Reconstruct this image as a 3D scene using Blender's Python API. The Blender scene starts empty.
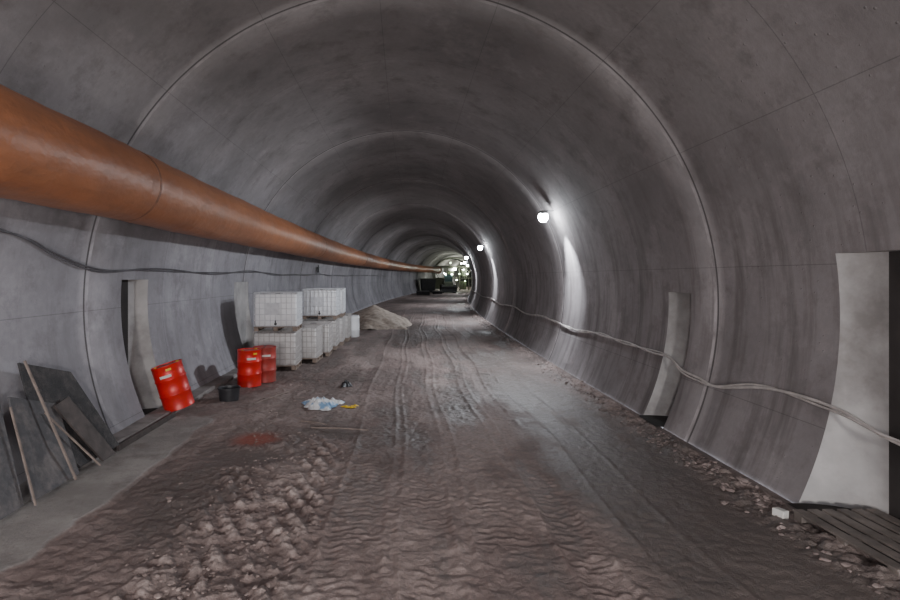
import bpy, bmesh, math, random
import numpy as np
from mathutils import Vector, Matrix

random.seed(4); np.random.seed(4)
scene = bpy.context.scene
COL = scene.collection
R = 5.0; ZC = 2.15
DEND = 165

def cx(d):
    return max(0.0, d-8.0)**2/840.0
def cxn(d):
    return np.maximum(0.0, d-8.0)**2/840.0

# ------------------------------------------------------------------ helpers
def link(o): COL.objects.link(o); return o
def mesh_obj(name, verts, faces, mat=None, smooth=False, parent=None, uvs=None, mids=None, mats=None):
    me = bpy.data.meshes.new(name)
    me.from_pydata([tuple(v) for v in verts], [], [tuple(f) for f in faces])
    if mats:
        for m in mats: me.materials.append(m)
    elif mat: me.materials.append(mat)
    if mids is not None: me.polygons.foreach_set("material_index", mids)
    if smooth: me.polygons.foreach_set("use_smooth", [True]*len(me.polygons))
    if uvs is not None:
        ul = me.uv_layers.new(name="UVMap")
        flat = np.array([uvs[l.vertex_index] for l in me.loops], dtype=np.float32).ravel()
        ul.data.foreach_set("uv", flat)
    me.update()
    o = bpy.data.objects.new(name, me); link(o)
    if parent: o.parent = parent
    return o
def empty(name, loc, label, cat, rot=(0,0,0), group=None):
    o = bpy.data.objects.new(name, None); o.location = loc; o.rotation_euler = rot
    o.empty_display_size = .2; link(o)
    o["label"] = label; o["category"] = cat
    if group: o["group"] = group
    return o
def tag(o, label, cat, group=None, kind=None):
    o["label"] = label; o["category"] = cat
    if group: o["group"] = group
    if kind: o["kind"] = kind
    return o
class MB:
    def __init__(s): s.v=[]; s.f=[]
    def add(s, vs, fs):
        b=len(s.v); s.v+= [tuple(v) for v in vs]; s.f += [tuple(i+b for i in f) for f in fs]
    def box(s, c, size, M=None):
        x,y,z=[q/2 for q in size]; vs=[]
        for k in ((-1,-1,-1),(1,-1,-1),(1,1,-1),(-1,1,-1),(-1,-1,1),(1,-1,1),(1,1,1),(-1,1,1)):
            p=Vector((k[0]*x,k[1]*y,k[2]*z))
            if M: p=M@p
            vs.append(p+Vector(c))
        s.add(vs,[(0,3,2,1),(4,5,6,7),(0,1,5,4),(1,2,6,5),(2,3,7,6),(3,0,4,7)])
    def tube(s, pts, r, n=8, cap=True):
        pts=[Vector(p) for p in pts]; vs=[]; fs=[]
        up=Vector((0,0,1))
        for i,p in enumerate(pts):
            t=(pts[min(i+1,len(pts)-1)]-pts[max(i-1,0)]).normalized()
            u=up if abs(t.dot(up))<.95 else Vector((1,0,0))
            a=t.cross(u).normalized(); b=t.cross(a).normalized()
            rr = r[i] if isinstance(r,(list,tuple)) else r
            for k in range(n):
                an=2*math.pi*k/n
                vs.append(p+(a*math.cos(an)+b*math.sin(an))*rr)
        for i in range(len(pts)-1):
            for k in range(n):
                fs.append((i*n+k,i*n+(k+1)%n,(i+1)*n+(k+1)%n,(i+1)*n+k))
        if cap:
            fs.append(tuple(range(n))[::-1]); fs.append(tuple((len(pts)-1)*n+k for k in range(n)))
        s.add(vs,fs)
    def lathe(s, prof, n=32, c=(0,0,0), close=True):
        vs=[];fs=[]
        for (r,z) in prof:
            for k in range(n):
                a=2*math.pi*k/n; vs.append((c[0]+r*math.cos(a),c[1]+r*math.sin(a),c[2]+z))
        for i in range(len(prof)-1):
            for k in range(n):
                fs.append((i*n+k,i*n+(k+1)%n,(i+1)*n+(k+1)%n,(i+1)*n+k))
        if close:
            fs.append(tuple(range(n))[::-1]); fs.append(tuple((len(prof)-1)*n+k for k in range(n)))
        s.add(vs,fs)
    def obj(s,name,mat,smooth=False,parent=None,bevel=0):
        o=mesh_obj(name,s.v,s.f,mat,smooth,parent)
        if bevel:
            m=o.modifiers.new("bevel","BEVEL"); m.width=bevel; m.segments=2; m.limit_method='ANGLE'
        return o
def autosmooth(o, ang=40):
    me=o.data; bm=bmesh.new(); bm.from_mesh(me)
    for e in bm.edges:
        if len(e.link_faces)==2 and e.calc_face_angle(0)>math.radians(ang): e.smooth=False
    bm.to_mesh(me); bm.free()
def catmull(P, n=8):
    P=[Vector(p) for p in P]; out=[]
    Q=[P[0]*2-P[1]]+P+[P[-1]*2-P[-2]]
    for i in range(1,len(Q)-2):
        for k in range(n):
            t=k/n; a,b,c,d=Q[i-1],Q[i],Q[i+1],Q[i+2]
            out.append(.5*((2*b)+(c-a)*t+(2*a-5*b+4*c-d)*t*t+(3*b-a-3*c+d)*t**3))
    out.append(P[-1]); return out

# ------------------------------------------------------------------ node helpers
class NT:
    def __init__(s,name):
        s.m=bpy.data.materials.new(name); s.m.use_nodes=True; s.t=s.m.node_tree
        s.t.nodes.clear()
        s.out=s.t.nodes.new("ShaderNodeOutputMaterial")
        s.b=s.t.nodes.new("ShaderNodeBsdfPrincipled")
        s.t.links.new(s.b.outputs[0],s.out.inputs[0])
    def n(s,typ,**kw):
        nd=s.t.nodes.new(typ)
        for k,v in kw.items(): setattr(nd,k,v)
        return nd
    def l(s,a,b): s.t.links.new(a,b)
    def set(s,inp,val):
        if hasattr(val,'is_output'): s.l(val,inp)
        else: inp.default_value=val
    def math(s,op,a,b=0.0,c=0.0,clamp=False):
        nd=s.n("ShaderNodeMath",operation=op); nd.use_clamp=clamp
        s.set(nd.inputs[0],a); s.set(nd.inputs[1],b); s.set(nd.inputs[2],c); return nd.outputs[0]
    def mix(s,f,a,b,mode='MIX'):
        nd=s.n("ShaderNodeMix",data_type='RGBA',blend_type=mode)
        s.set(nd.inputs[0],f); s.set(nd.inputs[6],a); s.set(nd.inputs[7],b); return nd.outputs[2]
    def scale(s,col,k,tint=(1,1,1)):
        return s.mix(1.0,col,C(k*tint[0],k*tint[1],k*tint[2]),'MULTIPLY')
    def ramp(s,f,lo,hi,a=0.0,b=1.0):
        nd=s.n("ShaderNodeMapRange"); nd.clamp=True
        s.set(nd.inputs[0],f); nd.inputs[1].default_value=lo; nd.inputs[2].default_value=hi
        nd.inputs[3].default_value=a; nd.inputs[4].default_value=b; return nd.outputs[0]
    def noise(s,vec,scale,detail=4,rough=.55,vscale=None):
        if vscale:
            mp=s.n("ShaderNodeVectorMath",operation='MULTIPLY'); s.l(vec,mp.inputs[0]); mp.inputs[1].default_value=vscale; vec=mp.outputs[0]
        nd=s.n("ShaderNodeTexNoise"); s.l(vec,nd.inputs['Vector'])
        nd.inputs['Scale'].default_value=scale; nd.inputs['Detail'].default_value=detail; nd.inputs['Roughness'].default_value=rough
        return nd.outputs['Fac']
    def bump(s,h,strength=.3,dist=.02):
        nd=s.n("ShaderNodeBump"); s.set(nd.inputs['Height'],h); nd.inputs['Strength'].default_value=strength; nd.inputs['Distance'].default_value=dist
        s.l(nd.outputs[0],s.b.inputs['Normal'])
def C(r,g,b): return (r,g,b,1)

def simple(name,col,rough=.6,metal=0,var=.25,scale=6,bump=.15,dirt=None,dirtamt=.4):
    t=NT(name); tc=t.n("ShaderNodeTexCoord").outputs['Object']
    nz=t.noise(tc,scale,5); f=t.ramp(nz,.35,.7)
    a=C(*[min(1,c*(1+var)) for c in col]); b=C(*[c*(1-var) for c in col])
    c=t.mix(f,b,a)
    if dirt:
        d=t.ramp(t.noise(tc,scale*.45,6,.65),.48,.68,0,dirtamt)
        c=t.mix(d,c,C(*dirt))
    t.l(c,t.b.inputs['Base Color']); t.b.inputs['Roughness'].default_value=rough; t.b.inputs['Metallic'].default_value=metal
    if bump: t.bump(t.noise(tc,scale*6,4),bump,.01)
    return t.m
def emis(name,col,st):
    t=NT(name); t.b.inputs['Base Color'].default_value=C(.8,.8,.8)
    t.b.inputs['Emission Color'].default_value=C(*col); t.b.inputs['Emission Strength'].default_value=st
    return t.m

def concrete(name):
    t=NT(name)
    uv=t.n("ShaderNodeUVMap").outputs[0]
    ob=t.n("ShaderNodeTexCoord").outputs['Object']; so=t.n("ShaderNodeSeparateXYZ"); t.l(ob,so.inputs[0])
    sp=t.n("ShaderNodeSeparateXYZ"); t.l(uv,sp.inputs[0]); u,v=sp.outputs[0],sp.outputs[1]
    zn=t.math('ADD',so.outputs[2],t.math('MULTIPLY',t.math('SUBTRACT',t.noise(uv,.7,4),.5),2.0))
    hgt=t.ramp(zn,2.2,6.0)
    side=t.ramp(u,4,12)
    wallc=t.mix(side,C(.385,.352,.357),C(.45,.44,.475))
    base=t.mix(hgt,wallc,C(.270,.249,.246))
    big=t.ramp(t.noise(uv,.38,5,.6),.36,.66,.62,1.0)
    g=t.n("ShaderNodeCombineColor"); 
    for i in range(3): t.l(big,g.inputs[i])
    c=t.mix(1.0,base,g.outputs[0],'MULTIPLY')
    ring=t.math('FLOOR',t.math('DIVIDE',t.math('SUBTRACT',v,8.2),2.67))
    wn=t.n("ShaderNodeTexWhiteNoise",noise_dimensions='1D'); t.l(ring,wn.inputs['W'])
    c=t.mix(t.math('MULTIPLY',wn.outputs['Value'],.16),c,C(.08,.07,.07))
    low=t.ramp(so.outputs[2],5.0,2.8)
    st=t.math('MULTIPLY',t.ramp(t.noise(uv,1.0,5,.65,(.35,3.2,1)),.48,.70,0,.75),low)
    st=t.math('MULTIPLY',st,t.ramp(side,0,1,1.0,.4))
    c=t.mix(st,c,C(.10,.085,.082))
    bl=t.ramp(t.noise(uv,.8,6,.7,(1,.7,1)),.56,.74,0,.4)
    c=t.mix(bl,c,t.scale(base,1.4))
    blot=t.ramp(t.noise(uv,1.6,7,.72),.51,.68,0,.6)
    c=t.mix(blot,c,t.scale(base,.40,(1,.94,.93)))
    fine=t.noise(uv,9,6,.7)
    c=t.mix(t.ramp(fine,.35,.7,0,.3),c,t.scale(base,.45))
    def line(coord,off,per,w):
        a=t.math('SUBTRACT',coord,off); m=t.math('PINGPONG',a,per/2)
        return t.math('LESS_THAN',m,w)
    j1=line(v,8.2,8.0,.012); j2=line(v,8.2,2.667,.006); j3=line(u,.6,1.9,.005)
    jj=t.math('MAXIMUM',t.math('MULTIPLY',j1,.75),t.math('MULTIPLY',t.math('MAXIMUM',j2,j3),.35))
    c=t.mix(jj,c,C(.03,.027,.027))
    a=t.math('PINGPONG',t.math('SUBTRACT',v,8.26),4.0)
    e=t.math('MULTIPLY',t.math('LESS_THAN',a,.035),t.ramp(t.noise(uv,3,4),.38,.62,.0,.5))
    c=t.mix(e,c,t.scale(base,1.3))
    t.l(c,t.b.inputs['Base Color'])
    t.b.inputs['Roughness'].default_value=.85; t.b.inputs['Specular IOR Level'].default_value=.3
    vo=t.n("ShaderNodeTexVoronoi"); t.l(uv,vo.inputs['Vector']); vo.inputs['Scale'].default_value=7
    pit=t.math('MULTIPLY',t.ramp(vo.outputs[0],.05,.10,1,0),.8)
    h=t.math('ADD',t.math('MULTIPLY',fine,.45),t.math('MULTIPLY',t.noise(uv,1.5,3),.8))
    h=t.math('SUBTRACT',t.math('SUBTRACT',h,jj),pit)
    t.bump(h,.35,.03)
    return t.m
M_conc=concrete("lining_concrete")
M_niche=simple("niche_concrete",(.41,.395,.39),.85,0,.22,1.4,.5,(.14,.125,.118),.7)
M_nicheshade=simple("niche_shade_concrete",(.032,.027,.026),.85,0,.35,2,.3)  # near-black: recess shade painted into the colour of niche backs and floors
M_kerb=simple("kerb_concrete",(.27,.25,.24),.85,0,.3,3,.5,(.12,.10,.095),.6)

# ------------------------------------------------------------------ tunnel shell
def rad(d):
    return R+0.010*(((d-8.2)/8.0)%1.0)
# d0, d1, top, back x, corner radius, back material
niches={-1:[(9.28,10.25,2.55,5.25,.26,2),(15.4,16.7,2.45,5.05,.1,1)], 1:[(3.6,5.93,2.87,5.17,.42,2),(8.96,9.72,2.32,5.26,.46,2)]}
def stations(side=0):
    s=set(np.round(np.arange(-8,DEND+1,1.0),3))
    k=8.2-16
    while k<DEND: s.add(round(k-.002,3)); s.add(round(k+.002,3)); k+=8
    if side:
        for n in niches[side]: s.add(n[0]); s.add(n[1])
    return sorted(s)
ZS=3.4
def wall(side,name):
    zl=set(np.round(np.arange(-.2,ZS+.001,.1),3))
    for n in niches[side]: zl.add(n[2])
    zl=sorted(zl); ds=stations(side)
    V=[];U=[];F=[];MI=[]
    def xw(z,d): return side*math.sqrt(rad(d)**2-(z-ZC)**2)
    def uu(z):
        a=math.asin((z-ZC)/5); return 5*a if side>0 else 5*(math.pi-a)
    nz=len(zl)
    for d in ds:
        for z in zl: V.append((cx(d)+xw(z,d),d,z)); U.append((uu(z),d))
    for i in range(len(ds)-1):
        for j in range(nz-1):
            dm=(ds[i]+ds[i+1])/2; zm=(zl[j]+zl[j+1])/2
            if any(n[0]<dm<n[1] and zm<n[2] for n in niches[side]): continue
            a=i*nz+j; f=(a,a+1,a+nz+1,a+nz)
            F.append(f if side<0 else f[::-1]); MI.append(0)
    def quad(ps,mi):
        b=len(V)
        for p in ps: V.append(p); U.append((p[2]+p[0],p[1]))
        F.append((b,b+1,b+2,b+3)); MI.append(mi)
    for (d0,d1,zt,xb,dp,bmi) in niches[side]:
        zz=[z for z in zl if z<=zt+1e-6]
        for a,b in zip(zz[:-1],zz[1:]):
            quad([(cx(d0)+xw(a,d0),d0,a),(cx(d0)+side*xb,d0,a),(cx(d0)+side*xb,d0,b),(cx(d0)+xw(b,d0),d0,b)],1)
        NT_=18; b0=len(V)
        for z in zz:
            for k in range(NT_+1):
                th=math.pi/2*k/NT_
                X0=xw(z,d1); x=X0+(side*xb-X0)*math.sin(th); d=d1-dp*(1-math.cos(th))
                V.append((cx(d1)+x,d,z)); U.append((z,x))
        for j in range(len(zz)-1):
            for k in range(NT_):
                a=b0+j*(NT_+1)+k; F.append((a,a+1,a+NT_+2,a+NT_+1)); MI.append(1)
        xt0=cx(d0)+xw(zt,d0); xt1=cx(d1)+xw(zt,d1)
        quad([(xt0,d0,zt),(xt1,d1,zt),(cx(d1)+side*xb,d1,zt),(cx(d0)+side*xb,d0,zt)],1)
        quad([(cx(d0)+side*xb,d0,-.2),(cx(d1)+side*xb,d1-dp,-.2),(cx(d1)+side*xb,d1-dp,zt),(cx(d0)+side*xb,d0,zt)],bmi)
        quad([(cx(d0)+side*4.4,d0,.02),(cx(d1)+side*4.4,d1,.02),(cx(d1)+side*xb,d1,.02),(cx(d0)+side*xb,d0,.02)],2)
    o=mesh_obj(name,V,F,smooth=True,uvs=U,mids=MI,mats=[M_conc,M_niche,M_nicheshade])
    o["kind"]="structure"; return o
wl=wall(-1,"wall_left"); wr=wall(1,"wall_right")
ds=stations(); t0=math.asin((ZS-ZC)/5); NA=72
V=[];U=[];F=[]
for d in ds:
    for k in range(NA+1):
        a=t0+(math.pi-2*t0)*k/NA; r=rad(d)
        if k in (0,NA):
            x=math.sqrt(r*r-(ZS-ZC)**2)*(1 if k==0 else -1); z=ZS
        else: x=r*math.cos(a); z=ZC+r*math.sin(a)
        V.append((cx(d)+x,d,z)); U.append((a*5,d))
for i in range(len(ds)-1):
    for k in range(NA):
        a=i*(NA+1)+k; F.append((a,a+NA+1,a+NA+2,a+1))
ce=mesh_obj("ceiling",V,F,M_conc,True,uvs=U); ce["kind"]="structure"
mb=MB(); mb.box((cx(DEND)+0,DEND,2.5),(14,.2,10)); o=mb.obj("wall_back",M_kerb); o["kind"]="structure"

# ------------------------------------------------------------------ floor heightfield
def h2(ix,iy,s):
    v=np.sin(ix*127.1+iy*311.7+s*74.7)*43758.5453; return v-np.floor(v)
def vn(x,y,s=0):
    xi=np.floor(x);yi=np.floor(y);fx=x-xi;fy=y-yi
    fx=fx*fx*(3-2*fx);fy=fy*fy*(3-2*fy)
    return (h2(xi,yi,s)*(1-fx)+h2(xi+1,yi,s)*fx)*(1-fy)+(h2(xi,yi+1,s)*(1-fx)+h2(xi+1,yi+1,s)*fx)*fy
def fbm(x,y,o=4,s=0):
    a=.5;t=0;n=0
    for i in range(o):
        t=t+a*vn(x,y,s+i);n+=a;a*=.5;x,y=x*1.62-y*1.2+5.1,x*1.2+y*1.62+1.7
    return t/n
def sm(x,a,b):
    t=np.clip((x-a)/(b-a),0,1);return t*t*(3-2*t)
def win(x,a,b,w): return sm(x,a-w,a+w)*(1-sm(x,b-w,b+w))
def terrain(x,y):
    x=np.asarray(x,float);y=np.asarray(y,float)
    n1=fbm(x*.8,y*.45,4,1); n2=fbm(x*4,y*4,4,5); n3=fbm(x*13,y*13,3,9); n4=fbm(x*1.1+7,y*.8,3,70); n5=fbm(x*3,y*.5,4,90)
    h=.07*(n1-.5)
    wob=.25*(fbm(y*.15,x*0+3.3,2,20)-.5)+.04*np.sin(y*.9)
    sx=x+.15*(n2-.5)+.30*(n4-.5)
    slab=(1-sm(sx,-3.42,-3.32))*(1-sm(y+1.2*(n2-.5),9.4,10.4))
    clod=win(x,-2.5,-.85,.3)*(1-sm(y,7.4,9.3))*(.45+.55*sm(n4,.38,.52))
    clod=np.clip(clod+.5*win(x,-3.2,-2.3,.3)*win(y,9,24,2)*.5,0,1)
    ph=(y*.55+1.0*(x+1.75))*2*np.pi/.24+1.2*(n4-.5)+1.0*(n2-.5)
    bars=sm(np.sin(ph),-.15,.25)*(win(x,-2.35,-1.60,.08)+win(x,-1.42,-.9,.08))*sm(n2+.5*(n3-.5),.30,.42)
    h=h+clod*(.028*bars*(.6+.6*n3)+.028*(n3-.5)+.02*(n2-.5)-.008)
    tr=0
    for c,w,am,per,sg in ((-.45,.30,.0042,.105,1),(.28,.28,.0042,.10,-1),(1.05,.30,.0045,.11,1),(1.75,.22,.0035,.10,-1),(2.6,.26,.0015,.11,1)):
        q=x-c-wob*(1+.3*c)
        m=np.exp(-(q/w)**6)*(.05+.95*sm(n4+.4*(n2-.5),.42,.56))
        h=h-m*.014
        zig=np.abs(((q/.15)%1.0)-.5)
        p_=y+sg*.30*np.abs(q)+.05*zig+.06*(n2-.5)
        s_=sm(np.sin(p_*2*np.pi/per),-.5,.5)*2-1
        h=h+m*am*s_*(.2+1.5*n3)*(1-sm(y,14,28)); tr=tr+m*s_*(1-sm(y,16,32))
        h=h+.016*np.exp(-((np.abs(q)-w*1.02)/.035)**2)*n2*1.6
    rw=win(x,2.2,3.9,.3)*(1-sm(y,10,14))
    gen=(1-slab)*(1-rw*.4)
    far=1-.5*sm(y,12,30)
    h=h+gen*far*(.035*(n2-.5)+.036*(n3-.5)+.036*(n5-.5)*(1-clod))
    for c in (-1.0,-.05,.68,1.95,3.0):
        q=x-c-wob*.7; h=h-.024*np.exp(-(q/.16)**2)*sm(y,4,9)*(.4+n4)*(1-.5*sm(y,20,40))
    edge=sm(x,3.75,4.1)*(1-sm(x,4.3,4.45)); h=h+edge*(.04+.10*(n2-.45)+.06*(n3-.5))
    le=(1-sm(x,-3.9,-3.4))*sm(y,9.5,11); h=h+le*(.05+.06*(n2-.5))
    h=h*(1-slab)+slab*(.035+.010*(n2-.5))
    pr=np.exp(-((((x+2.35)/.36)**2+((y-8.35)/.36)**2+.9*(n2-.5)))**2); pr2=np.exp(-((((x+1.1)/.35)**2+((y-8.7)/.3)**2+.8*(n2-.5)))**2); pr3=np.exp(-((((x+2.2)/.6)**2+((y-7.5)/.35)**2+.8*(n2-.5)))**2)
    p=np.clip(pr+pr2+pr3,0,1); h=h*(1-p*.9)-.03*p
    wet=np.clip(win(x,2.1,3.85,.35)*(1-sm(y,13,20))*(.45+.55*sm(n1+.5*(n4-.5)+.3*(n2-.5),.38,.56))+sm(fbm(x*.6+4,y*.3,3,50),.54,.66)*.5+sm(.46-n1,0,.08)*.45+sm(.47-n5,0,.06)*.4*(1-sm(y,20,40)),0,1)*(1-slab)*(1-clod*.6)
    wet=np.maximum(wet,p*.95)
    dry_refl=np.clip(sm(h,.0,.06)*.28+sm(n1,.5,.62)*.28+tr*.10+clod*.60*sm(h,-.01,.03)+np.exp(-(((x-.9)/.4)**2+((y-12.5)/1.4)**2))*1.1*n2*1.4,0,1)*(1-slab)*(1-p)  # pale ellipse is a wet patch's reflection painted in as dry mud
    e=1-sm(np.abs(x),4.3,4.5); h=h*np.where(np.abs(x)>4.2,np.maximum(e,.15),1)
    return h,wet,dry_refl,sm(slab,.5,1.0),pr
def gz(x,y):
    return float(terrain(np.array([x-cx(y)]),np.array([y]))[0][0])
xs=np.linspace(-4.5,4.5,480)
ys=list(np.arange(-8,2.5,.15))
y=2.5
while y<DEND+1:
    ys.append(y); y+=max(.017,.017*(y/8.3)**1.6) if y>4 else .03
ys=np.array(ys); nx=len(xs); ny=len(ys)
X,Y=np.meshgrid(xs,ys)
H,WET,DRY_REFL,SLAB,PR=terrain(X,Y)
co=np.stack([X+cxn(Y),Y,H],-1).reshape(-1,3)
me=bpy.data.meshes.new("floor")
nf=(nx-1)*(ny-1)
me.vertices.add(nx*ny); me.vertices.foreach_set("co",co.ravel())
ii,jj=np.meshgrid(np.arange(ny-1),np.arange(nx-1),indexing='ij')
a=(ii*nx+jj).ravel(); q=np.stack([a,a+1,a+nx+1,a+nx],-1).ravel()
me.loops.add(nf*4); me.loops.foreach_set("vertex_index",q.astype(np.int32))
me.polygons.add(nf); me.polygons.foreach_set("loop_start",np.arange(0,nf*4,4,dtype=np.int32))
try: me.polygons.foreach_set("loop_total",np.full(nf,4,dtype=np.int32))
except Exception: pass
me.polygons.foreach_set("use_smooth",np.ones(nf,dtype=bool))
me.update(calc_edges=True); me.validate()
at=me.color_attributes.new("mud","FLOAT_COLOR","POINT")
at.data.foreach_set("color",np.stack([WET,DRY_REFL,SLAB,PR],-1).astype(np.float32).ravel())
t=NT("mud")
an=t.n("ShaderNodeAttribute",attribute_name="mud"); sp=t.n("ShaderNodeSeparateColor"); t.l(an.outputs['Color'],sp.inputs[0])
wet,dry_refl,slab=sp.outputs[0],sp.outputs[1],sp.outputs[2]; red=an.outputs['Alpha']
ob=t.n("ShaderNodeTexCoord").outputs['Object']
n1=t.noise(ob,1.2,6,.65); n2=t.noise(ob,22,5,.65)
c=t.mix(t.ramp(n1,.35,.68),C(.185,.138,.126),C(.285,.222,.205))
c=t.mix(t.math('MULTIPLY',dry_refl,1.0,clamp=True),c,C(.53,.435,.40))
c=t.mix(t.ramp(n2,.35,.7,0,.42),c,C(.120,.088,.079))
c=t.mix(t.math('MULTIPLY',wet,.68),c,C(.105,.092,.084))
sc=t.mix(t.ramp(n1,.4,.65),C(.28,.26,.245),C(.40,.375,.355))
sc=t.mix(t.ramp(t.noise(ob,2.2,6,.7),.52,.68,0,.55),sc,C(.17,.14,.13))
c=t.mix(slab,c,sc)
c=t.mix(t.math('MULTIPLY',red,.8,clamp=True),c,C(.34,.09,.06))
t.l(c,t.b.inputs['Base Color'])
rg=t.math('SUBTRACT',.86,t.math('MULTIPLY',wet,.46)); rg=t.math('ADD',rg,t.math('MULTIPLY',t.math('SUBTRACT',n2,.5),.3))
t.l(rg,t.b.inputs['Roughness']); t.b.inputs['Specular IOR Level'].default_value=.45
t.bump(t.math('ADD',n2,t.math('MULTIPLY',t.noise(ob,70,3),.5)),.8,.022)
me.materials.append(t.m)
fl=bpy.data.objects.new("floor",me); link(fl); fl["kind"]="structure"

pr=[(-4.62,-.15),(-4.27,-.15),(-4.26,.085),(-4.28,.11),(-4.62,.11)]
V=[];F=[];kd=list(np.arange(-8,24,.25))
for d in kd:
    for k,(x,z) in enumerate(pr): V.append((x+cx(d)+(.012*math.sin(d*3.1)+.01*random.uniform(-1,1) if k in (1,2,3) else 0),d,z+(.006*math.sin(d*5) if z>0 else 0)))
for i in range(len(kd)-1):
    for k in range(4): F.append((i*5+k,i*5+k+1,(i+1)*5+k+1,(i+1)*5+k))
F.append((0,1,2,3,4)); n=(len(kd)-1)*5; F.append((n+4,n+3,n+2,n+1,n))
o=mesh_obj("baseboard_left",V,F,M_kerb); o["kind"]="structure"

# ------------------------------------------------------------------ ventilation duct
t=NT("orange_duct_fabric")
ob=t.n("ShaderNodeTexCoord").outputs['Object']
f=t.ramp(t.noise(ob,.9,5,.6,(1,.35,1)),.35,.68)
c=t.mix(f,C(.30,.112,.049),C(.42,.172,.080))
c=t.mix(t.ramp(t.noise(ob,5,5,.7,(1,.2,1)),.45,.72,0,.5),c,C(.16,.075,.047))
t.l(c,t.b.inputs['Base Color']); t.b.inputs['Roughness'].default_value=.45
t.bump(t.math('ADD',t.noise(ob,2.2,4,.5,(1,1.0,1)),t.math('MULTIPLY',t.noise(ob,14,3,.5,(1,.6,1)),.2)),.5,.06)
M_duct=t.m
M_band=simple("duct_coupling_band",(.20,.083,.042),.6,0,.3,6,.1)
M_wire=simple("steel_wire",(.12,.12,.12),.5,.6,.2,6,0)
M_rub=simple("tyre_rubber",(.03,.03,.03),.8,0,.3,4,0)
DX,DZ,DR=-3.98,3.94,.53
duct=empty("ventilation_duct",(DX,0,DZ),"long rusty orange fabric ventilation duct hung along the tunnel wall","ventilation duct")
edges=[-8,7.5,22.5,37.5,52.5,67.5,78,94]
for q,(e0,e1) in enumerate(zip(edges[:-1],edges[1:])):
    mb=MB(); step=.25; n=int((e1-e0)/step); pts=[];rs=[]
    for i in range(n+1):
        d=e0+(e1-e0)*i/n; e=min(d-e0,e1-d); off=0
        if e0>=78: tt=(d-78)/16; off=1.9*tt*tt*(3-2*tt)
        pts.append((cx(d)+off,d,-.015*math.sin(math.pi*((d-e0)%5)/5)-off*.05))
        rs.append(DR*(1-.025*math.exp(-e/.15))+.004*math.sin(d*4.3)+.003*math.sin(d*11))
    mb.tube(pts,rs,40,False); mb.obj("duct_section",M_duct,True,duct)
    if e0>=78:
        P=pts[-1]; mb=MB(); mb.tube([(P[0],P[1]-.3,P[2]),(P[0],P[1]+.1,P[2])],[DR+.12,DR+.12],32); mb.obj("duct_end_ring",M_duct,False,duct)
for e in edges[1:-1]:
    mb=MB(); mb.tube([(cx(e),e-.035,0),(cx(e),e-.03,0),(cx(e),e+.03,0),(cx(e),e+.035,0)],[DR-.03,DR-.004,DR-.004,DR-.03],40,False)
    mb.obj("coupling_band",M_band,False,duct)
d=2.5
while d<60:
    mb=MB()
    ax=-4.35-DX; az=math.sqrt(25-4.35**2)+ZC-DZ
    mb.tube([(cx(d)+ax,d,az),(cx(d)+ax*.25,d,DR-.01)],.006,6)
    mb.obj("hanger_wire",M_wire,False,duct); d+=5

# ------------------------------------------------------------------ cables
M_cabR=simple("grey_cable_sheath",(.54,.50,.48),.6,0,.25,4,.1)
M_cabL=simple("black_cable_sheath",(.09,.085,.095),.5,0,.3,4,.1)
def wx(z,d,side,off=.05): return cx(d)+side*(math.sqrt(rad(d)**2-(z-ZC)**2)-off)
ctrl=[(-6,1.45),(-2,1.15),(2,1.3),(4.2,1.0),(5.1,1.0),(5.8,1.12),(6.9,1.14),(7.9,.93),(8.4,.95),(8.9,1.0),(9.4,1.16),(10.2,1.16),(11.5,1.18),(12.8,1.2),(15,1.12),(18.2,1.22),(21,1.12),(24,1.25),(28,1.15),(32,1.28),(38,1.2),(44,1.3),(52,1.25),(60,1.35),(72,1.3),(85,1.35)]
for q,(ph,am,r) in enumerate(((0,.018,.020),(2.6,.026,.015))):
    P=catmull([(wx(z,d,1,.06),d,z) for d,z in ctrl],10)
    P=[(p.x-.012*math.sin(p.y*2.1+ph),p.y,p.z+am*math.sin(p.y*2.4+ph)) for p in P]
    mb=MB(); mb.tube(P,r,8); o=mb.obj("power_cable",M_cabR,True)
    tag(o,"pale grey power cable sagging along the curved tunnel wall","cable","cables along the wall")
ctrl=[(-6,3.3),(0,3.05),(4,3.3),(6.46,3.14),(7.4,2.92),(8.5,2.72),(10,2.74),(13,2.7),(17,2.76),(22,2.68),(28,2.74),(36,2.68),(46,2.74),(60,2.7)]
for ph,am in ((0,.012),(2,.04)):
    P=catmull([(wx(z,d,-1,.04),d,z) for d,z in ctrl],10)
    P=[(p.x,p.y,p.z+am*math.sin(p.y*1.1+ph)) for p in P]
    mb=MB(); mb.tube(P,.014,8); o=mb.obj("power_cable",M_cabL,True)
    tag(o,"thin black cable strung along the wall below the duct","cable","cables below the duct")

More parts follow.
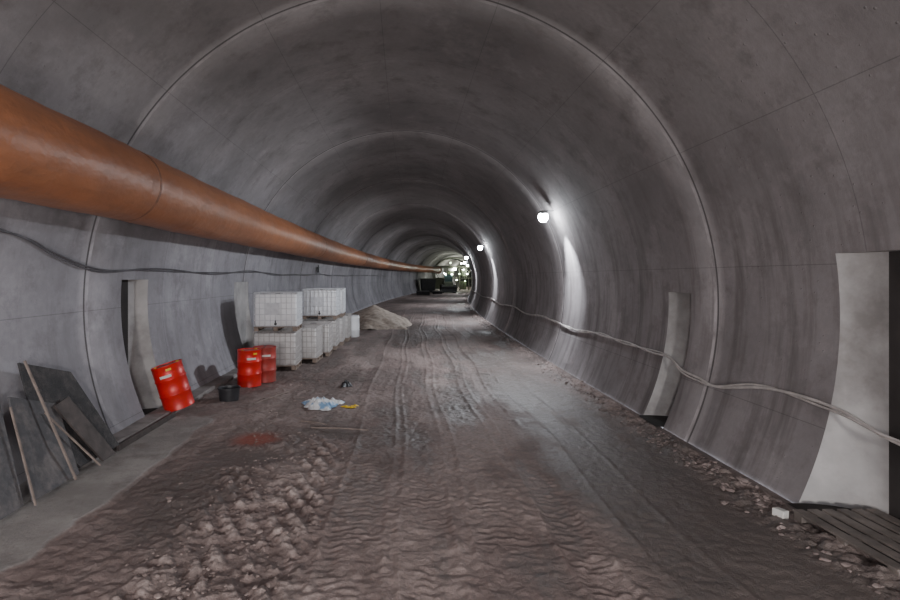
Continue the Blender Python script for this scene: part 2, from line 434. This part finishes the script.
# ------------------------------------------------------------------ wall lamps
M_lens=emis("lamp_lens",(.88,.94,1),200); M_house=simple("lamp_housing_grey",(.2,.2,.2),.5,.3,.1,8,0)
def aim(o,v):
    o.rotation_euler=Vector(v).to_track_quat('-Z','Y').to_euler()
def wall_lamp(d,power=170,z=4.36,side=1,scallop=1.0):
    x=wx(z,d,side,.0)
    e=empty("wall_lamp",(x,d,z),"bright white floodlight bracketed high on the tunnel wall","lamp",group="floodlights along the tunnel wall")
    mb=MB(); mb.box((-side*.02,0,.16),(.04,.14,.14)); mb.tube([(-side*.02,0,.17),(-side*.40,0,.17)],.018,8); mb.obj("bracket",M_house,False,e)
    mb=MB(); mb.lathe([(.05,.18),(.11,.17),(.145,.11),(.145,.08)],20,(-side*.40,0,0)); mb.obj("lamp_housing",M_house,False,e)
    mb=MB(); mb.lathe([(.02,-.16),(.075,-.145),(.12,-.10),(.145,-.02),(.13,.06),(.09,.11)],20,(-side*.40,0,0)); mb.obj("lamp_lens",M_lens,True,e)
    L=bpy.data.lights.new("lamp_bulb","SPOT"); L.energy=power; L.color=(.88,.93,1); L.shadow_soft_size=.10; L.spot_size=math.radians(150); L.spot_blend=.6
    lo=bpy.data.objects.new("lamp_bulb",L); lo.location=(-side*.66,0,-.24); aim(lo,(-side*1,0,-.8)); lo.parent=e; link(lo)
    if scallop:
        L=bpy.data.lights.new("lamp_downlight","SPOT"); L.energy=scallop; L.color=(.88,.93,1); L.shadow_soft_size=.03; L.spot_size=math.radians(58); L.spot_blend=1.0
        lo=bpy.data.objects.new("lamp_downlight",L); lo.location=(-side*.36,0,-.20); aim(lo,(side*.60,0,-1)); lo.parent=e; link(lo)
for d,pw in ((15.2,1200),(31,1150),(47,950),(63,650),(79,450)): wall_lamp(d,pw,scallop=1500)
wall_lamp(-2.5,420,5.0,1,0); wall_lamp(-6.5,600,4.6,-1,0)
M_lensb=emis("tripod_lens",(1,.95,.9),20)
def tripod(x,y,power,label):  # unseen lamps added behind the camera to fill the near tunnel
    e=empty("fill_light_tripod",(x,y,.02),label,"fill light",group="added fill lights on tripods")
    for k in range(3):
        a=2.1*k+.3; mb=MB(); mb.tube([(.5*math.cos(a),.5*math.sin(a),0),(0,0,.9)],.014,6); mb.obj("leg",M_house,False,e)
    mb=MB(); mb.tube([(0,0,.8),(0,0,2.2)],.016,8); mb.obj("pole",M_house,False,e)
    mb=MB(); mb.box((0,-.03,2.3),(.4,.1,.28)); mb.obj("lamp_housing",M_house,False,e,.01)
    mb=MB(); mb.box((0,.03,2.3),(.34,.02,.22)); mb.obj("lamp_lens",M_lensb,False,e)
    L=bpy.data.lights.new("lamp_bulb","SPOT"); L.energy=power; L.color=(1,.95,.92); L.shadow_soft_size=.35; L.spot_size=math.radians(172); L.spot_blend=.7
    lo=bpy.data.objects.new("lamp_bulb",L); lo.location=(0,.25,2.3); aim(lo,(0,1,-.2)); lo.parent=e; link(lo)
tripod(-2.0,-5,1650,"unseen tripod light added behind the camera as fill"); tripod(2.2,-6,1750,"unseen tripod light added behind the camera as fill")

# ------------------------------------------------------------------ drums
M_red=simple("red_drum_paint",(.66,.016,.012),.38,.1,.15,5,.08,(.3,.04,.03),.4)
M_redd=simple("faded_red_drum_paint",(.38,.045,.035),.5,.1,.2,5,.1,(.2,.1,.08),.7)
M_lid=simple("drum_lid_red",(.5,.03,.025),.4,.1,.2,5,.1,(.25,.1,.05),.5)
M_yel=simple("yellow_plastic",(.75,.5,.03),.5,0,.1,5,0)
M_lab=simple("white_paper_label",(.7,.7,.66),.6,0,.08,8,0,(.35,.28,.25),.4)
M_blk=simple("black_plastic",(.03,.03,.034),.45,0,.3,5,.1)
def drum(loc,rot,label,mat=M_red,lab_ang=-90,yellow=True):
    e=empty("steel_drum",loc,label,"drum",rot,"red drums beside the wall")
    r=.275;h=.86
    prof=[(r-.02,.0),(r+.004,.0),(r+.004,.02),(r,.03),(r,.27),(r+.012,.285),(r+.012,.30),(r,.315),(r,.565),(r+.012,.58),(r+.012,.595),(r,.61),(r,.83),(r+.006,.84),(r+.006,h),(r-.012,h),(r-.012,h-.02)]
    mb=MB(); mb.lathe(prof,40); o=mb.obj("body",mat,True,e); autosmooth(o,50)
    mb=MB(); mb.lathe([(r-.013,h-.03),(r-.013,h-.018),(r-.05,h-.014),(.01,h-.014)],40); o=mb.obj("lid",M_lid,True,e); autosmooth(o,50)
    for (a,rr) in ((.6,.035),(3.7,.022)):
        mb=MB(); mb.lathe([(rr,0),(rr,.014),(rr*.6,.018)],14,(.2*math.cos(a),.2*math.sin(a),h-.014)); mb.obj("bung",M_yel if yellow else M_blk,False,e)
    def patch(a0,a1,z0,z1,m,nm):
        mb=MB(); vs=[];n=10
        for i in range(n+1):
            a=math.radians(a0+(a1-a0)*i/n)
            for z in (z0,z1): vs.append(((r+.004)*math.cos(a),(r+.004)*math.sin(a),z))
        mb.add(vs,[(2*i,2*i+2,2*i+3,2*i+1) for i in range(n)]); mb.obj(nm,m,True,e)
    patch(lab_ang-28,lab_ang+16,.64,.69,M_lab,"label_sticker")
    if yellow: patch(lab_ang+2,lab_ang+22,.76,.80,M_yel,"label_sticker")
    return e
drum((-4.23,9.95,.115),(math.radians(4),math.radians(-16),0),"bright red steel drum tilted against the wall, yellow label",lab_ang=-75)
drum((-3.63,12.45,gz(-3.63,12.45)+.0),(0,0,.4),"upright bright red steel drum with yellow cap",lab_ang=-80)
drum((-3.42,13.05,gz(-3.42,13.05)),(0,0,1.2),"dull red steel drum with pale label beside the tanks",M_redd,-130,False)

# ------------------------------------------------------------------ bucket
e=empty("bucket",(-3.62,10.95,gz(-3.62,10.95)),"low black plastic bucket standing by the kerb","bucket",(0,0,.3))
k=1.45
mb=MB(); mb.lathe([(q*k,w*.9) for q,w in [(.02,.008),(.125,0),(.135,.01),(.15,.28),(.162,.285),(.162,.31),(.15,.31),(.145,.28),(.128,.02),(.02,.018)]],28); o=mb.obj("pail",M_blk,True,e); autosmooth(o,50)
mb=MB(); mb.tube([(.158*k*math.cos(a),-.03-.08*math.sin(a),.27+ .06*math.sin(a)) for a in np.linspace(0,math.pi,14)],.005,6); mb.obj("handle",M_wire,True,e)

# ------------------------------------------------------------------ IBC tanks
def plastic(name,col,dirt):
    t=NT(name); ob=t.n("ShaderNodeTexCoord").outputs['Object']
    c=t.mix(t.ramp(t.noise(ob,1.7,5),.4,.65),C(*col),C(*[q*.85 for q in col]))
    c=t.mix(t.ramp(t.noise(ob,3,6,.7),.5,.7,0,dirt),c,C(.4,.35,.33))
    t.l(c,t.b.inputs['Base Color']); t.b.inputs['Roughness'].default_value=.4
    return t.m
M_white=plastic("white_tank_plastic",(.93,.94,.96),.1); M_grey=plastic("dusty_tank_plastic",(.70,.68,.67),.5)
M_cage=simple("galvanised_cage",(.68,.69,.72),.5,0,.1,8,0); M_cage2=simple("dusty_cage",(.48,.455,.445),.6,0,.12,8,0)
M_pal=simple("weathered_pallet_wood",(.28,.22,.18),.8,0,.3,5,.4)
def ibc(loc,rotz,label,clean=True):
    e=empty("intermediate_bulk_container",loc,label,"tank",(0,0,rotz),"stacked liquid tanks")
    W,D,Ht=1.2,1.0,1.07
    mb=MB()
    for xx in (-.53,0,.53):
        mb.box((xx,0,.012),(.12,D,.024)); 
        for yy in (-.44,0,.44): mb.box((xx,yy,.065),(.12,.11,.08))
    for yy in np.linspace(-.45,.45,6): mb.box((0,yy,.115),(W,.12,.022))
    mb.obj("pallet",M_pal,False,e)
    bm=bmesh.new(); bmesh.ops.create_cube(bm,size=1)
    for v in bm.verts: v.co=Vector((v.co.x*1.15,v.co.y*.95,v.co.z*.89+.58))
    bmesh.ops.bevel(bm,geom=[q for q in bm.edges],offset=.05,segments=4,profile=.5,affect='EDGES')
    mm=bpy.data.meshes.new("tank_bottle"); bm.to_mesh(mm); bm.free(); mm.materials.append(M_white if clean else M_grey)
    mm.polygons.foreach_set("use_smooth",[True]*len(mm.polygons))
    o=bpy.data.objects.new("tank_bottle",mm); link(o); o.parent=e
    mb=MB(); mb.lathe([(.11,0),(.11,.025),(.085,.03)],20,(0,0,1.025)); mb.obj("filler_cap",M_blk,False,e)
    mb=MB(); mb.tube([(0,-.45,.2),(0,-.53,.2)],.035,12); mb.box((0,-.525,.25),(.03,.03,.1)); mb.obj("outlet_valve",M_blk,False,e)
    mb=MB(); x0,y0=W/2-.012,D/2-.012; rr=.010
    for z in (.14,.3,.46,.62,.78,.94,Ht-.012):
        mb.tube([(-x0,-y0,z),(x0,-y0,z)],rr,6);mb.tube([(-x0,y0,z),(x0,y0,z)],rr,6)
        mb.tube([(-x0,-y0,z),(-x0,y0,z)],rr,6);mb.tube([(x0,-y0,z),(x0,y0,z)],rr,6)
    for xx in np.linspace(-x0,x0,9):
        for yy in (-y0,y0): mb.tube([(xx,yy,.13),(xx,yy,Ht-.012)],rr,6)
    for yy in np.linspace(-y0,y0,8)[1:-1]:
        for xx in (-x0,x0): mb.tube([(xx,yy,.13),(xx,yy,Ht-.012)],rr,6)
    for yy in (-.2,.2): mb.tube([(-x0,yy,Ht-.012),(x0,yy,Ht-.012)],rr,6)
    mb.obj("cage",M_cage if clean else M_cage2,False,e)
    mb=MB(); mb.box((-.1,-y0-.012,.62),(.42,.006,.30)); mb.obj("label_plate",M_cage if clean else M_grey,False,e)
    return e
Z0=gz(-3.4,15)+.02
a1="white plastic liquid tank in a wire cage stacked on another tank"
a2="dusty grey caged liquid tank standing on the mud floor"
ibc((-3.52,14.9,Z0),.03,"dusty grey caged liquid tank carrying a white tank",False)
ibc((-3.50,14.9,Z0+1.08),.05,a1,True)
ibc((-3.12,16.2,gz(-3,16.2)+.02),-.04,a2,False)
ibc((-2.95,17.5,gz(-2.95,17.5)+.02),.02,a2,False)
z2=gz(-2.75,18.8)+.02
ibc((-2.88,18.8,z2),0,a2,False); ibc((-2.86,18.8,z2+1.08),-.02,a1,True)
z2=gz(-2.75,20.1)+.02
ibc((-2.80,20.1,z2),.03,a2,False); ibc((-2.78,20.1,z2+1.08),.02,a1,True)
ibc((-2.70,21.4,gz(-2.7,21.4)+.02),-.03,a2,False)
e=empty("plastic_drum",(-2.08,22.6,gz(-2.08,22.6)),"white plastic drum standing at the end of the tank row","drum")
mb=MB(); mb.lathe([(.24,0),(.27,.03),(.275,.3),(.285,.32),(.275,.34),(.275,.8),(.285,.83),(.26,.92)],28); mb.obj("body",M_white,True,e)
mb=MB(); mb.lathe([(.255,.92),(.255,.95),(.2,.96)],28); mb.obj("lid",M_cage,False,e)

# ------------------------------------------------------------------ leaning panels
def slab_from(corners,th,name,mat,label,cat,group=None):
    P=[Vector(c) for c in corners]; n=(P[1]-P[0]).cross(P[3]-P[0]).normalized()
    if n.x<0: n=-n
    V=[p for p in P]+[p+n*th for p in P]
    F=[(0,3,2,1),(4,5,6,7),(0,1,5,4),(1,2,6,5),(2,3,7,6),(3,0,4,7)]
    o=mesh_obj(name,V,F,mat); tag(o,label,cat,group); return o
def rough_sheet(name,a,b,sc):
    t=NT(name); ob=t.n("ShaderNodeTexCoord").outputs['Object']
    c=t.mix(t.ramp(t.noise(ob,4,7,.75),.45,.70,0,.8),C(*a),C(*b))
    t.l(c,t.b.inputs['Base Color']); t.b.inputs['Roughness'].default_value=.7
    wv=t.n("ShaderNodeTexVoronoi"); t.l(ob,wv.inputs['Vector']); wv.inputs['Scale'].default_value=sc
    t.bump(t.math('ADD',wv.outputs[0],t.noise(ob,9,5)),.6,.015); return t.m
M_dk=rough_sheet("dark_steel_mesh",(.035,.034,.036),(.13,.115,.11),40)
M_gs=rough_sheet("scuffed_grey_sheet",(.080,.078,.084),(.20,.178,.17),12)
M_tim=simple("weathered_timber",(.24,.19,.165),.75,0,.25,7,.4)
M_timd=simple("dark_damp_timber",(.075,.06,.056),.7,0,.3,7,.4)
g="sheets and boards leaning on the wall"
slab_from([(-4.20,6.20,.12),(-4.17,7.66,.12),(-4.72,7.40,1.24),(-4.80,6.50,1.52)],.025,"formwork_mesh",M_dk,"dark steel mesh formwork panel leaning against the concrete wall","formwork panel",g)
slab_from([(-4.10,5.78,.10),(-4.10,6.60,.10),(-4.55,6.86,.92),(-4.58,6.05,1.20)],.02,"metal_sheet",M_gs,"scuffed grey metal sheet leaning in front of a mesh panel","sheet",g)
slab_from([(-4.12,5.2,.10),(-4.12,5.66,.10),(-4.60,5.92,1.22),(-4.62,5.3,1.0)],.02,"metal_sheet",M_gs,"scuffed grey metal sheet leaning at the end of the stack","sheet",g)
slab_from([(-4.03,6.42,.09),(-4.03,6.445,.09),(-4.66,6.435,1.56),(-4.66,6.41,1.56)],.022,"timber_batten",M_tim,"long pale timber batten propped against the panels","plank",g)
slab_from([(-4.02,5.70,.09),(-4.02,5.72,.09),(-4.44,5.91,1.12),(-4.44,5.89,1.12)],.018,"timber_batten",M_tim,"short pale timber batten propped at an angle","plank",g)
slab_from([(-4.06,7.06,.09),(-4.06,7.36,.09),(-4.50,7.00,.98),(-4.50,6.72,.92)],.03,"timber_board",M_timd,"dark damp timber board leaning on a mesh panel","plank",g)
slab_from([(-4.00,6.90,.09),(-4.00,6.92,.09),(-4.46,6.51,.90),(-4.46,6.49,.90)],.018,"timber_batten",M_tim,"thin pale timber batten propped beside a board","plank",g)
for (yy,ln,xx,rz) in ((4.2,1.8,-4.17,0),(8.6,1.9,-4.17,-.004)):
    mb=MB(); mb.box((0,0,0),(.055,ln,.09)); o=mb.obj("timber_plank",M_timd,False,None,.004); o.location=(xx,yy,.085); o.rotation_euler=(0,0,rz)
    tag(o,"dark timber plank lying along the kerb","plank","planks along the kerb")

# ------------------------------------------------------------------ niche pallet
M_dw=simple("grey_pallet_wood",(.18,.155,.14),.6,0,.35,5,.5)
e=empty("wooden_pallet",(4.66,4.98,.01),"dark grey weathered slatted wooden pallet lying in the wall niche","pallet",(0,0,.02))
for xx in (-.42,-.26,-.10,.06,.22,.38):
    mb=MB(); mb.box((xx,0,.105),(.11,1.15,.02)); mb.obj("deck_board",M_dw,False,e,.003)
for yy in (-.52,0,.52):
    mb=MB(); mb.box((0,yy,.085),(.92,.1,.02)); mb.obj("cross_board",M_dw,False,e)
    for xx in (-.40,0,.40):
        mb=MB(); mb.box((xx,yy,.04),(.12,.1,.07)); mb.obj("block",M_dw,False,e)
mb=MB(); mb.box((0,0,0),(.10,.12,.09)); o=mb.obj("concrete_block",M_lab,False,None,.008); o.location=(4.10,5.62,gz(4.10,5.62)+.04); o.rotation_euler=(0,.1,.4)
tag(o,"small pale concrete block beside the niche","block")

# ------------------------------------------------------------------ rubbish
t=NT("crumpled_plastic_film"); ob=t.n("ShaderNodeTexCoord").outputs['Object']
c=t.mix(t.ramp(t.noise(ob,5,3),.50,.58),C(.78,.80,.82),C(.25,.42,.64)); t.l(c,t.b.inputs['Base Color']); t.b.inputs['Roughness'].default_value=.35
M_bag=t.m
def crumple(name,loc,sx,sy,hh,mat,label,cat,seed):
    n=40; V=[];F=[]
    for i in range(n):
        for j in range(n):
            u=i/(n-1)*2-1; v=j/(n-1)*2-1; ang=math.atan2(v,u); rr=max(abs(u),abs(v))
            k=1-.25*math.sin(3*ang+seed)-.15*math.sin(7*ang)
            x=u*sx*k*.7; y=v*sy*k*.7
            nn=1-abs(2*float(fbm(np.array([x*7+seed]),np.array([y*7]),3,seed)[0])-1)
            z=gz(loc[0]+x,loc[1]+y)+.012+hh*(1-rr**2)*(.25+1.0*nn**2)
            V.append((x,y,z-loc[2]))
    for i in range(n-1):
        for j in range(n-1): F.append((i*n+j,(i+1)*n+j,(i+1)*n+j+1,i*n+j+1))
    o=mesh_obj(name,V,F,mat,False); o.location=loc; 
    tag(o,label,cat); return o
crumple("plastic_sheet",(-1.60,10.4,0),.46,.40,.14,M_bag,"crumpled white and blue plastic sheet lying on the mud","plastic sheet",3)
crumple("yellow_rag",(-1.02,10.35,0),.20,.12,.05,M_yel,"small yellow rag lying in the mud","rag",8)
crumple("black_bag",(-1.30,12.4,0),.16,.22,.10,M_blk,"crumpled black plastic bag on the mud","bag",11)
def stick(p0,p1,r,label):
    p0=Vector((p0[0],p0[1],gz(*p0)+r)); p1=Vector((p1[0],p1[1],gz(*p1)+r+.02)); m=(p0+p1)/2
    mb=MB(); mb.tube([p0-m,(p1-p0)*.5+p0-m+Vector((.02,.01,.01)),p1-m],r,6); o=mb.obj("timber_stick",M_tim,False); o.location=m; tag(o,label,"stick")
stick((-1.55,8.95),(-.55,8.75),.012,"thin pale stick lying across the mud")
stick((-1.8,9.3),(-1.3,9.05),.010,"short broken stick lying in the mud")
stick((-3.0,10.6),(-2.5,11.6),.014,"thin stick lying beside the bucket")

# ------------------------------------------------------------------ stones and clods (uncountable)
bm=bmesh.new(); bmesh.ops.create_icosphere(bm,subdivisions=1,radius=1)
IV=np.array([v.co[:] for v in bm.verts]); IF=np.array([[v.index for v in f.verts] for f in bm.faces]); bm.free()
def scatter(name,pts,mat,label,cat,zs=(.35,.65)):
    Vs=[];Fs=[];b=0
    for (x,y,s) in pts:
        sc=np.array([1,random.uniform(.5,1.1),random.uniform(*zs)])*s
        v=IV*(1+np.random.uniform(-.35,.35,(len(IV),1)))*sc
        a=random.uniform(0,6.28);ca,sa=math.cos(a),math.sin(a)
        v=np.stack([v[:,0]*ca-v[:,1]*sa,v[:,0]*sa+v[:,1]*ca,v[:,2]],-1)
        Vs.append(v+np.array([x+cx(y),y,float(gz(x+cx(y),y))+s*.10])); Fs.append(IF+b); b+=len(IV)
    V=np.concatenate(Vs);F=np.concatenate(Fs)
    o=mesh_obj(name,V.tolist(),F.tolist(),mat,False); tag(o,label,cat,None,"stuff"); return o
M_st=simple("rubble_stone",(.25,.20,.187),.85,0,.3,3,.4); M_cl=simple("dry_mud_clod",(.30,.238,.218),.9,0,.3,3,.5)
pts=[]
for i in range(2000):
    y=3+45*random.random()**1.7; pts.append((min(4.34,random.gauss(4.14,.15)),y,abs(random.gauss(.0,.020))+.010))
pts=[p for p in pts if not (p[0]>4.0 and 4.2<p[1]<5.8)]
scatter("rubble",pts,M_st,"loose stone rubble strewn along the foot of the wall","rubble")
pts=[]
for i in range(1000):
    y=3.2+5.5*random.random(); pts.append((random.gauss(-1.65,.42),y,abs(random.gauss(0,.012))+.006))
for i in range(200):
    y=8.5+5.5*random.random(); pts.append((random.gauss(-2.4,.35),y,abs(random.gauss(0,.016))+.009))
pts=[p for p in pts if -3.0<p[0]<-.4 and not (-2.1<p[0]<-1.0 and 9.9<p[1]<10.9)]
scatter("mud_clods",pts,M_cl,"loose dried clods of mud churned up by tyres","mud",(.25,.45))

# gravel heap
n=70;V=[];F=[];hx,hy=-1.50,28.8
for i in range(n):
    for j in range(n):
        u=i/(n-1)*2-1;v=j/(n-1)*2-1;r=math.hypot(u,v)
        x=u*2.2;y=v*3.4
        nn=float(fbm(np.array([x*1.2+9]),np.array([y*1.2]),4,3)[0])
        z=1.10*max(0,1-r*(.7+.6*nn))**.9+.06*nn*(r<.9)-.06
        V.append((x,y,z))
for i in range(n-1):
    for j in range(n-1): F.append((i*n+j,(i+1)*n+j,(i+1)*n+j+1,i*n+j+1))
o=mesh_obj("gravel_heap",V,F,simple("brown_gravel",(.45,.38,.32),.9,0,.3,5,.9),True); o.location=(hx,hy,0); tag(o,"low heap of pale brown sandy gravel dumped on the floor","gravel heap",None,"stuff")

# ------------------------------------------------------------------ distant plant
M_ylo=simple("machine_grey_green",(.10,.12,.075),.5,.1,.3,2,0); M_stl=simple("gantry_steel",(.09,.095,.07),.5,.2,.3,2,0)
M_glass=simple("cab_glass",(.05,.08,.08),.1,0,.1,2,0); M_hl=emis("work_light_lens",(.95,1,.9),80); M_hg=emis("green_lamp_lens",(.75,1,.6),16)
D=86; bx=cx(D)
e=empty("wheel_loader",(bx+.6,D,0),"dark wheel loader with lit headlamps parked in the tunnel","loader")
mb=MB(); mb.box((0,1.2,1.35),(1.5,3.6,.9)); mb.box((0,2.4,1.9),(1.4,1.5,.4)); mb.obj("chassis",M_ylo,False,e,.08)
mb=MB(); mb.box((0,.4,2.35),(1.3,1.3,1.3)); mb.obj("cab",M_glass,False,e,.06)
mb=MB(); mb.box((0,.4,3.05),(1.45,1.5,.1)); mb.obj("cab_roof",M_ylo,False,e,.03)
for xx in (-.95,.95):
    for yy in (-.5,2.5):
        mb=MB(); mb.tube([(xx-.25,yy,.68),(xx-.2,yy,.68),(xx+.2,yy,.68),(xx+.25,yy,.68)],[.55,.68,.68,.55],24); mb.obj("wheel",M_rub,False,e)
mb=MB()
vs=[(s*1.25,y_,z_) for s in (-1,1) for y_,z_ in [(-1.5,1.1),(-1.2,.6),(-1.3,.2),(-2.3,.15),(-2.3,.22),(-1.45,.3),(-1.35,.6),(-1.6,1.05)]]
mb.add(vs,[tuple(range(8)),tuple(range(15,7,-1))]+[(i,(i+1)%8,8+(i+1)%8,8+i) for i in range(8)]); mb.obj("bucket",M_rub,False,e)
for xx in (-.4,.4):
    mb=MB(); mb.tube([(xx,0,1.4),(xx,-1.4,.7)],.1,8); mb.obj("lift_arm",M_ylo,False,e)
for xx in (-.55,.55):
    mb=MB(); mb.lathe([(.05,-.08),(.12,-.05),(.12,.05),(.05,.08)],14,(xx,-.33,3.05)); mb.obj("headlamp",M_hl,True,e)
D=100; bx=cx(D)
e=empty("formwork_gantry",(bx,D,0),"tall steel formwork gantry with lit work lamps","gantry")
for xx in (-3.6,-1.2,1.2,3.6):
    for yy in (0,5):
        mb=MB(); mb.box((xx,yy,2.3),(.26,.26,4.6)); mb.obj("leg",M_stl,False,e)
for yy in (0,5):
    mb=MB(); mb.box((0,yy,4.5),(7.5,.35,.3)); mb.obj("crossbeam",M_stl,False,e)
    mb=MB(); mb.box((0,yy,2.4),(7.3,.2,.2)); mb.obj("crossbeam",M_stl,False,e)
    mb=MB(); mb.tube([(3.9*math.cos(a),yy,3.0+3.3*math.sin(a)) for a in np.linspace(.15,math.pi-.15,20)],.14,6); mb.obj("arch_rib",M_stl,False,e)
    for sx in (-1,1):
        mb=MB(); mb.tube([(sx*1.2,yy,0.2),(sx*3.6,yy,4.4)],.07,6); mb.obj("brace",M_stl,False,e)
for (x0,x1,z0,z1) in ((-3.5,-1.6,.3,2.3),(1.3,2.5,.2,1.8),(-1.1,.1,2.6,3.8),(1.6,2.6,2.7,4.2)):
    mb=MB(); mb.box(((x0+x1)/2,.2,(z0+z1)/2),(x1-x0,.06,z1-z0)); mb.obj("sheeting",M_ylo,False,e)
mb=MB(); mb.box((0,2.5,4.72),(6.8,5.2,.1)); mb.obj("platform",M_stl,False,e)
for (xx,zz,rr,m) in ((.2,4.1,.30,M_hl),(2.6,3.2,.14,M_hl),(-.6,5.3,.14,M_hg),(1.5,5.2,.16,M_hl),(-1.8,3.3,.11,M_hl),(.6,2.0,.12,M_hl),(2.2,1.8,.12,M_hg),(1.1,3.2,.15,M_hg),(1.9,4.0,.12,M_hl),(-.4,3.2,.10,M_hg)):
    mb=MB(); mb.lathe([(rr*.4,-rr*.7),(rr,-rr*.4),(rr,rr*.4),(rr*.4,rr*.7)],12,(xx,-.35,zz)); mb.obj("work_lamp",m,True,e)
for (lx,ly,pw) in ((2.6,-1.2,160),(2.5,12,1100),(3,28,1500)):
    L=bpy.data.lights.new("gantry_light","POINT"); L.energy=pw; L.color=(.93,1,.84); L.shadow_soft_size=.3
    lo=bpy.data.objects.new("gantry_light",L); lo.location=(lx,ly,4.0); lo.parent=e; link(lo)
# dark skip added to cover a brightly lit wall patch ahead of the gantry
e=empty("cover_skip",(cx(88)-3.1,88,0),"tall dark steel skip added to cover the bright tunnel wall","skip")
mb=MB(); mb.add([(-1,-2,.15),(1,-2,.15),(1,2,.15),(-1,2,.15),(-1.2,-2.8,2.3),(1.2,-2.8,2.3),(1.2,2.8,2.3),(-1.2,2.8,2.3)],[(0,3,2,1),(0,1,5,4),(1,2,6,5),(2,3,7,6),(3,0,4,7)]); mb.obj("body",M_rub,False,e)
mb=MB()
for a,b in (((-1.2,-2.8,2.3),(1.2,-2.8,2.3)),((1.2,-2.8,2.3),(1.2,2.8,2.3)),((1.2,2.8,2.3),(-1.2,2.8,2.3)),((-1.2,2.8,2.3),(-1.2,-2.8,2.3))): mb.tube([a,b],.06,6)
mb.obj("rim",M_stl,False,e)
mb=MB(); mb.box((0,0,.09),(1.7,3.6,.14)); mb.obj("skid_base",M_stl,False,e)
for k,(xx,dd,s) in enumerate(((-2.3,76,(1.8,3,.5)),(-.6,80,(1.4,2.5,.4)))):
    e=empty("equipment_crate",(cx(dd)+xx,dd,0),"low dark equipment crate on the tunnel floor","crate",group="dark crates")
    mb=MB(); mb.box((0,0,s[2]/2),s); mb.obj("body",M_rub,False,e,.03)
    mb=MB(); mb.box((0,0,s[2]+.03),(s[0]+.08,s[1]+.08,.06)); mb.obj("lid",M_gs,False,e,.02)
mb=MB(); mb.box((0,0,0),(.10,.25,.30)); mb.tube([(0,0,.15),(0,0,.26)],.03,8); o=mb.obj("junction_box",M_blk,False,None,.01); o.location=(wx(2.95,27.5,-1,.12),27.5,2.98); tag(o,"small black electrical box fixed to the wall","junction box")

# ------------------------------------------------------------------ world
w=bpy.data.worlds.new("world"); scene.world=w; w.use_nodes=True
bg=w.node_tree.nodes['Background']; bg.inputs[0].default_value=C(.85,.90,1.0); bg.inputs[1].default_value=2.1

# ------------------------------------------------------------------ camera
cam=bpy.data.cameras.new("camera"); cam.sensor_width=36; cam.lens=20.8; cam.shift_x=49/900; cam.shift_y=-23/900; cam.clip_end=400; cam.clip_start=.05
co=bpy.data.objects.new("camera",cam); co.location=(0,0,2.6); co.rotation_euler=(math.pi/2,0,0); link(co); scene.camera=co
